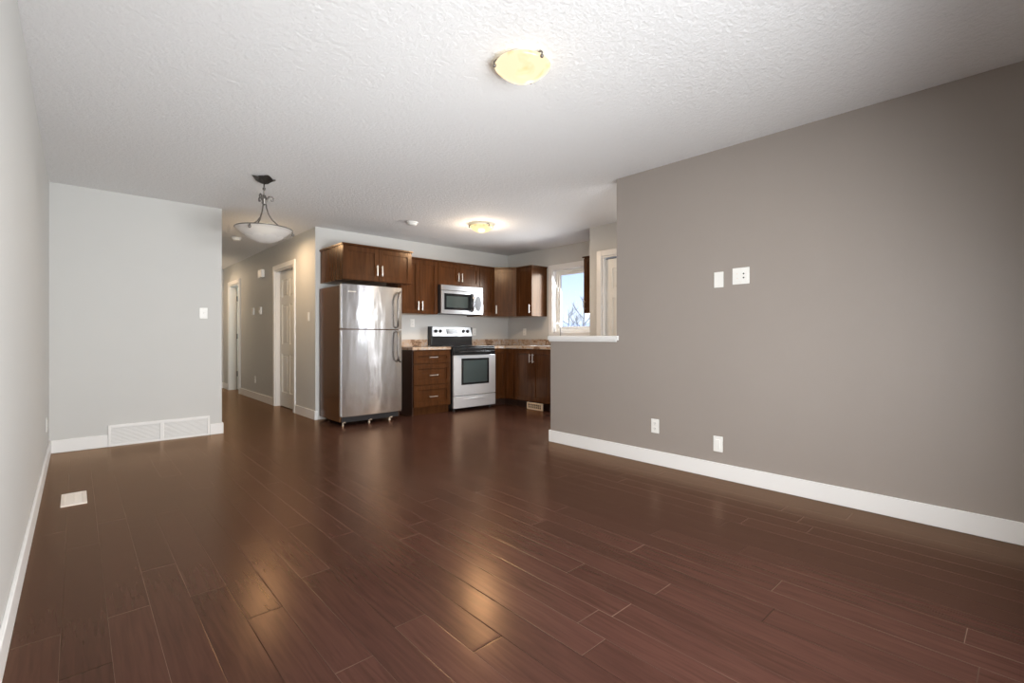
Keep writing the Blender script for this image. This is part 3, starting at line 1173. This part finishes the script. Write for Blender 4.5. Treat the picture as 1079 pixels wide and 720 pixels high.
bgd = MB().prism([(0, RD - .095), (RW, RD - .095), (RW, RD), (0, RD)], .9165, 1.06).build('backguard', 'black', st)
# sloped control panel
cpn = bmesh.new()
pf = [(RD - .105, 1.06), (RD - .075, 1.195), (RD, 1.195), (RD, 1.06)]
lo = [cpn.verts.new((.018, y, z)) for y, z in pf]
hi = [cpn.verts.new((RW - .002, y, z)) for y, z in pf]
cpn.faces.new(lo)
cpn.faces.new(hi[::-1])
for i in range(4):
    cpn.faces.new((lo[i], hi[i], hi[(i + 1) % 4], lo[(i + 1) % 4]))
bmesh.ops.recalc_face_normals(cpn, faces=cpn.faces)
bmesh.ops.bevel(cpn, geom=list(cpn.edges), offset=.003, segments=2, affect='EDGES')
mb = MB()
mb._merge(cpn)
mb.build('control_panel', 'range', bgd)
MB().box(-.002, .016, RD - .107, RD, .9165, 1.205, .004).build('end_cap', 'black', bgd)
MB().box(RW - .0015, RW + .003, RD - .10, RD, .9165, 1.195, .002).build('end_cap', 'black', bgd)
tilt = Matrix.Translation((0, RD - .090, 1.1275)) @ Matrix.Rotation(-math.atan2(.03, .135), 4, 'X')
for x in (.085, .165, RW - .165, RW - .085):
    kb = MB().lathe([(0, 0), (.026, 0), (.026, .006), (.021, .012), (.019, .026), (0, .027)], 24, tilt @ Matrix.Translation((x, 0, .006)) @ Matrix.Rotation(R(90), 4, 'X'))
    kb.box(x - .003, x + .003, -.032, -.026, -.010, .022, mtx=tilt)
    kb.build('knob', 'blackp', bgd)
MB().box(.275, .475, -.004, .004, -.036, .044, .002, mtx=tilt).build('display', 'display', bgd)

# ------------------------------------------------------------------ microwave
mw = thing('microwave', 'stainless over the range microwave hung under the short cabinet', 'microwave', (3.842, 5.70, 1.385))
MWW, MWH = .756, .412
MB().box(0, MWW, .030, YK - 5.70 - .004, .004, MWH, .003).build('body', 'blackp', mw)
vg = MB().box(0, MWW, -.004, .029, .335, MWH, .005)
vg.build('vent_grille', 'steel2', mw)
dm = MB()
dm.box(0, .05, -.004, .029, .0, .330, .003).box(.05, .56, -.004, .029, .0, .055).box(.05, .56, -.004, .029, .290, .330).box(.555, .575, -.004, .029, 0, .330)
dm = dm.build('door', 'steel2', mw)
dwf = MB()
dwf.box(.05, .085, -.006, .02, .055, .290).box(.475, .556, -.006, .02, .055, .290).box(.085, .475, -.006, .02, .055, .090).box(.085, .475, -.006, .02, .255, .290)
dwf = dwf.build('window_frame', 'glassblack', dm)
MB().box(.085, .475, -.003, .016, .090, .255).build('glass_pane', 'ovenglass', dwf)
hn = MB()
hn.tube([(.535, -.004, .045), (.537, -.035, .06), (.54, -.052, .11), (.541, -.056, .17), (.54, -.052, .23), (.537, -.035, .285), (.535, -.004, .30)],
        [.016, .018, .018, .018, .018, .018, .016], 12)
hn.build('handle', 'microwave_handle', dm)
MB().box(.578, MWW, -.004, .029, .0, .330, .004).build('control_panel', 'steel2', mw)
kp = MB()
el = [(.664 + .062 * math.cos(2 * PI * i / 40), .165 + .115 * math.sin(2 * PI * i / 40)) for i in range(40)]
kp.prism(el, 0, .004)
for r_ in range(4):
    for c_ in range(3):
        kp.box(.636 + c_ * .022, .650 + c_ * .022, .115 + r_ * .026, .130 + r_ * .026, .004, .006)
bmesh.ops.transform(kp.bm, matrix=Matrix.Translation((0, -.0045, 0)) @ Matrix.Rotation(R(90), 4, 'X'), verts=kp.bm.verts)
kp.build('keypad', mat('grey_keypad', (0.10, 0.105, 0.115), 0.25, 0.0, var=0.1, vscale=40), mw)

# ------------------------------------------------------------------ ceiling lights
def dome_light(label, x, y, rad, glass, watts, side, tint):
    o = thing('ceiling_light', label, 'ceiling light', (x, y, H), 0, 'flush dome ceiling lights')
    MB().lathe([(0, 0), (rad * .72, 0), (rad * .72, -.014), (rad * .55, -.018), (0, -.018)], 48).build('base', 'trim', o)
    dp = .068
    pr = [(rad * .80, -.020), (rad * .96, -.026), (rad, -.034)]
    for i in range(1, 13):
        q = 1 - i / 12
        pr.append((rad * q, -.034 - dp * (1 - q ** 2.2)))
    MB().shell(pr, 64).build('glass_dome', glass, o)
    for i in range(3):
        a = 2 * PI * i / 3 + R(28)
        c, s = math.cos(a), math.sin(a)
        cl = MB()
        cl.tube([(rad * .60 * c, rad * .60 * s, -.012), (rad * .95 * c, rad * .95 * s, -.014), (rad * 1.02 * c, rad * 1.02 * s, -.024), (rad * 1.005 * c, rad * 1.005 * s, -.040)], .005, 8)
        cl.lathe([(0, 0), (.007, .002), (.009, .008), (.007, .014), (0, .016)], 12, Matrix.Translation((rad * 1.005 * c, rad * 1.005 * s, -.050)))
        cl.build('clip', 'pewter', o)
    ld = bpy.data.lights.new('lamp_glow', 'AREA')
    ld.shape = 'DISK'
    ld.size = rad * 1.8
    ld.energy = watts
    ld.color = tint
    lo_ = bpy.data.objects.new('lamp_glow', ld)
    lo_.location = (x, y, H - .106)
    COL.objects.link(lo_)
    ld = bpy.data.lights.new('lamp_bulb', 'POINT')
    ld.shadow_soft_size = .07
    ld.energy = side
    ld.color = (tint[0], tint[1] * 1.13, tint[2] * 1.4)
    lo_ = bpy.data.objects.new('lamp_bulb', ld)
    lo_.location = (x, y, H - .185)
    COL.objects.link(lo_)
    return o


dome_light('lit glass dome light on the living room ceiling, nearest the camera', 1.655, 1.735, .140, 'lamp_main', 3, 0.4, (1.0, .72, .42))
dome_light('lit glass dome light on the kitchen ceiling', 3.70, 4.61, .150, 'lamp_kitchen', 19, 10, (1.0, .70, .42))
dome_light('lit glass dome light on the hallway ceiling behind the pendant bowl', 1.74, 6.50, .150, 'lamp_hall', 11.5, 0.6, (1.0, .70, .42))
dome_light('unseen lit glass dome light added at the far end of the hallway', 1.62, 10.3, .150, 'lamp_hall', 9, 2, (1.0, .72, .46))  # added fixture out of view, gives the hall more warm light


dome_light('unseen lit glass dome light added on the entry ceiling behind the taupe wall', 4.24, 2.35, .150, 'lamp_main', 6, 2, (1.0, .74, .48))  # invented fixture, hidden from the camera, brightens the closet wall


def detector(label, x, y, r):
    o = thing('smoke_detector', label, 'smoke detector', (x, y, H))
    MB().lathe([(0, 0), (r, 0), (r, -.012), (r * .96, -.016), (0, -.016)], 40).build('base', 'plastic', o)
    MB().lathe([(0, -.0165), (r * .80, -.0165), (r * .80, -.026), (r * .70, -.038), (r * .35, -.043), (0, -.044)], 40).build('cover', 'plastic', o)
    MB().lathe([(0, 0), (.008, -.002), (.006, -.005), (0, -.006)], 12, Matrix.Translation((-r * .3, -r * .45, -.036))).build('test_button', 'plastic', o)
    return o


detector('round white smoke detector on the kitchen ceiling above the refrigerator', 3.01, 5.09, .068)
detector('round white smoke detector on the hallway ceiling', 1.66, 7.55, .065)

# ------------------------------------------------------------------ pendant
pn = thing('pendant_light', 'pewter pendant with scrolls and a frosted glass bowl near the hallway', 'pendant light', (1.21, 4.53, H), R(-12.4))
cn = MB()
cn.lathe([(0, 0), (.050, 0), (.046, -.012), (.030, -.028), (.014, -.040), (.010, -.052), (0, -.054)], 32)
# leaves folded over the canopy
for i in range(4):
    a = PI / 2 * i + R(15)
    b = bmesh.new()
    rows = []
    for t in range(9):
        u = t / 8
        wdt = .056 * math.sin(PI * (0.12 + .88 * u) ** .8) * (1 if u < 1 else 0) + .001
        rr = .012 + .085 * u
        zz = -.050 + .050 * u ** .8 + (.004 if u > .95 else 0)
        row = []
        for s in (-1, -.5, 0, .5, 1):
            p = Vector((rr, s * wdt, min(zz - .010 * (1 - abs(s)), -.003)))
            row.append(b.verts.new(Matrix.Rotation(a, 3, 'Z') @ p))
        rows.append(row)
    for p, q in zip(rows, rows[1:]):
        for k_ in range(4):
            f = b.faces.new((p[k_], p[k_ + 1], q[k_ + 1], q[k_]))
            f.smooth = True
    bmesh.ops.solidify(b, geom=list(b.faces), thickness=.003)
    cn._merge(b)
cn.build('canopy', 'pewter', pn)
sm = MB().tube([(0, 0, -.05), (0, 0, -.175)], .0055, 10)
sm.lathe([(0, -.085), (.010, -.09), (.014, -.10), (.010, -.11), (0, -.115)], 20)
sm.lathe([(0, -.150), (.014, -.155), (.020, -.175), (.024, -.195), (.016, -.21), (.020, -.225), (.012, -.24), (0, -.245)], 20)
sm.build('stem', 'pewter', pn)
for i in range(3):
    a = 2 * PI * i / 3
    Rz = Matrix.Rotation(a, 3, 'Z')
    # scroll
    pts = [(.012, 0, -.225), (.022, 0, -.190), (.040, 0, -.165), (.060, 0, -.162), (.074, 0, -.178), (.072, 0, -.198), (.058, 0, -.200), (.055, 0, -.187)]
    MB().tube([Rz @ Vector(p) for p in pts], [.006, .0075, .008, .0075, .0065, .0055, .005, .004], 8).build('scroll', 'pewter', pn)
    # arm down to the bowl rim
    pts = [(.014, 0, -.215), (.018, 0, -.26), (.032, 0, -.31), (.064, 0, -.365), (.115, 0, -.41), (.170, 0, -.440), (.212, 0, -.452), (.229, 0, -.462), (.230, 0, -.474)]
    ar = MB().tube([Rz @ Vector(p) for p in pts], [.0055, .0055, .0055, .0055, .005, .005, .005, .005, .005], 8)
    ar.lathe([(0, -.014), (.009, -.010), (.012, 0), (.009, .010), (0, .014)], 16, Matrix.Translation(Rz @ Vector((.230, 0, -.480))))
    ar.build('arm', 'pewter', pn)
pr = []
for i in range(17):
    u = i / 16
    pr.append((.215 * u, -.575 + .115 * u ** 2.0))
pr2 = [(r_, z_ + .005) for r_, z_ in pr[::-1]]
bw = MB().shell(pr + [(.224, -.457), (.224, -.451)] + [(.214, -.451)] + pr2[1:], 72)
bw.build('bowl', 'bowl', pn)
rm = MB()
rm.tube([(.2245 * math.cos(2 * PI * i / 64), .2245 * math.sin(2 * PI * i / 64), -.4505) for i in range(65)], .0045, 8)
rm.build('bowl_rim', 'pewter', pn)

# ------------------------------------------------------------------ grilles and registers
ga = thing('return_air_grille', 'wide white slatted return air grille at the foot of the grey wall', 'grille', (GX0, YB, 0))
GW = GX1 - GX0
gm = MB()
for b in ((0, .02, 0, .205), (GW - .02, GW, 0, .205), (.02, GW - .02, 0, .018), (.02, GW - .02, .180, .205), (GW / 2 - .016, GW / 2 + .016, .018, .180)):
    gm.box(b[0], b[1], -.018, -.001, b[2], b[3], .002)
gm.build('frame', 'trim', ga)
for xa, xb in ((.02, GW / 2 - .016), (GW / 2 + .016, GW - .02)):
    sl = MB()
    for i in range(13):
        z = .024 + .0122 * i
        sl.box(xa, xb, -.0045, .0045, -.0007, .0007, mtx=Matrix.Translation((0, -.010, z)) @ Matrix.Rotation(R(-40), 4, 'X'))
    sl.box(xa, xb, -.004, -.0008, .018, .180)
    sl.build('slats', 'trim', ga)

rg = thing('floor_register', 'small cream floor register lying near the left wall', 'register', (-.010, 4.18, 0))
fm = MB()
fm.box(-.062, .062, -.155, -.130, 0, .008, .003).box(-.062, .062, .130, .155, 0, .008, .003).box(-.062, -.040, -.130, .130, 0, .008, .003).box(.040, .062, -.130, .130, 0, .008, .003)
fm.build('frame', 'cream', rg)
lv = MB()
for i in range(20):
    y = -.125 + .25 * i / 19
    lv.box(-.040, .040, y - .0048, y + .0048, .001, .006)
lv.box(-.003, .003, -.13, .13, .001, .0065)
lv.build('louvers', 'cream', rg)
MB().box(-.040, .040, -.13, .13, 0.0003, .001).build('opening', 'slot', rg)

# ------------------------------------------------------------------ wall plates; local frame: plate on the wall plane, faces -y
def plate(name, label, cat, loc, rotz, kind, w=.070, h=.115):
    o = thing(name, label, cat, loc, rotz)
    MB().box(-w / 2, w / 2, -.006, -.0005, -h / 2, h / 2, .0025).build('cover_plate', 'plastic', o)
    if kind == 'outlet':
        for s in (-1, 1):
            r = MB().box(-.017, .017, -.0085, -.0062, s * .021 - .0145, s * .021 + .0145, .001).build('receptacle', 'plastic', o)
            MB().box(-.008, -.0055, -.009, -.0086, s * .021 - .002, s * .021 + .008).box(.0055, .008, -.009, -.0086, s * .021 - .002, s * .021 + .008)\
                .box(-.002, .002, -.009, -.0086, s * .021 - .010, s * .021 - .006).build('slots', 'slot', r)
    elif kind == 'switch':
        MB().box(-.0055, .0055, -.0075, -.0062, -.013, .013).build('switch_slot', 'plastic', o)
        MB().box(-.004, .004, -.018, -.0062, -.004, .008, .001, mtx=Matrix.Rotation(R(-20), 4, 'X')).build('toggle', 'plastic', o)
    elif kind == 'rocker':
        MB().box(-.017, .017, -.0095, -.0062, -.033, .033, .002).build('rocker', 'plastic', o)
    elif kind == 'media':
        MB().box(-w / 2 + .012, w / 2 - .012, -.0085, -.0062, -h / 2 + .022, h / 2 - .022, .002).build('insert', 'plastic', o)
        for x, z in ((-.022, .016), (-.022, -.016)):
            MB().cyl((x, -.0086, z), (0, -1, 0), .0045, .004, 12).build('jack', 'cream', o)
        for x, z in ((.022, .014), (.022, -.014)):
            MB().cyl((x, -.0086, z), (0, -1, 0), .0055, .004, 12).build('jack', 'slot', o)
    for s in (-1, 1):
        MB().cyl((0, -.0059, s * (h / 2 - .012)), (0, -1, 0), .0025, .0012, 10).build('screw', 'cream', o)
    return o


FX = R(-90)      # on a wall facing -X
plate('light_switch', 'white light switch plate on the short grey wall', 'light switch', (1.00, YB, 1.30), 0, 'switch', .072, .115)
plate('light_switch', 'white light switch between hallway door and refrigerator', 'light switch', (XH1, 6.36, 1.31), FX, 'rocker')
plate('electrical_outlet', 'white outlet low on the hallway wall under the thermostats', 'outlet', (XH1, 8.86, .33), FX, 'outlet')
plate('electrical_outlet', 'white outlet low on the long left wall', 'outlet', (XL, 5.40, .335), R(90), 'outlet')
plate('electrical_outlet', 'white outlet low on the taupe wall, farther from camera', 'outlet', (XR, 2.106, .316), FX, 'outlet')
plate('electrical_outlet', 'white outlet low on the taupe wall, nearer to camera', 'outlet', (XR, 1.585, .254), FX, 'rocker')
plate('wall_plate', 'single white plate high on the taupe wall left of media plate', 'wall plate', (XR, 1.579, 1.472), FX, 'blank')
plate('wall_plate', 'wide white media plate with four jacks high on taupe wall', 'wall plate', (XR, 1.42, 1.486), FX, 'media', .118, .118)
plate('electrical_outlet', 'white outlet on the kitchen wall right of the range', 'outlet', (4.757, YK, 1.127), 0, 'outlet')
plate('electrical_outlet', 'white outlet on the kitchen wall left of the window', 'outlet', (XW, 5.70, 1.13), FX, 'outlet')
plate('electrical_outlet', 'white outlet under the tall wall cabinet by the refrigerator', 'outlet', (3.62, YK, 1.25), 0, 'outlet')

# door chime and thermostats on the hallway wall
ch = thing('door_chime', 'white door chime box high on the hallway wall', 'door chime', (XH1, 8.42, 2.065), FX)
MB().box(-.10, .10, -.050, -.0005, -.062, .062, .006).build('housing', 'plastic', ch)
cg = MB()
for i in range(5):
    cg.box(-.085, .085, -.0525, -.0502, -.04 + .018 * i, -.034 + .018 * i)
cg.build('grille', 'plastic', ch)
t1 = thing('thermostat', 'small white wall thermostat nearer the panelled hallway door', 'thermostat', (XH1, 8.50, 1.475), FX)
MB().box(-.045, .045, -.028, -.0005, -.060, .060, .006).build('housing', 'plastic', t1)
MB().cyl((0, -.0282, -.015), (0, -1, 0), .022, .010, 28).build('dial', 'plastic', t1)
MB().box(-.03, .03, -.030, -.0283, .025, .045, .001).build('scale_window', 'cream', t1)
t2 = thing('thermostat', 'small white wall control farther down the hallway wall', 'thermostat', (XH1, 8.93, 1.478), FX)
MB().box(-.038, .038, -.026, -.0005, -.060, .060, .006).build('housing', 'plastic', t2)
MB().box(-.022, .022, -.0285, -.0263, .005, .042, .001).build('display', 'cream', t2)
MB().box(-.014, .014, -.0285, -.0263, -.038, -.020, .001).build('button', 'plastic', t2)
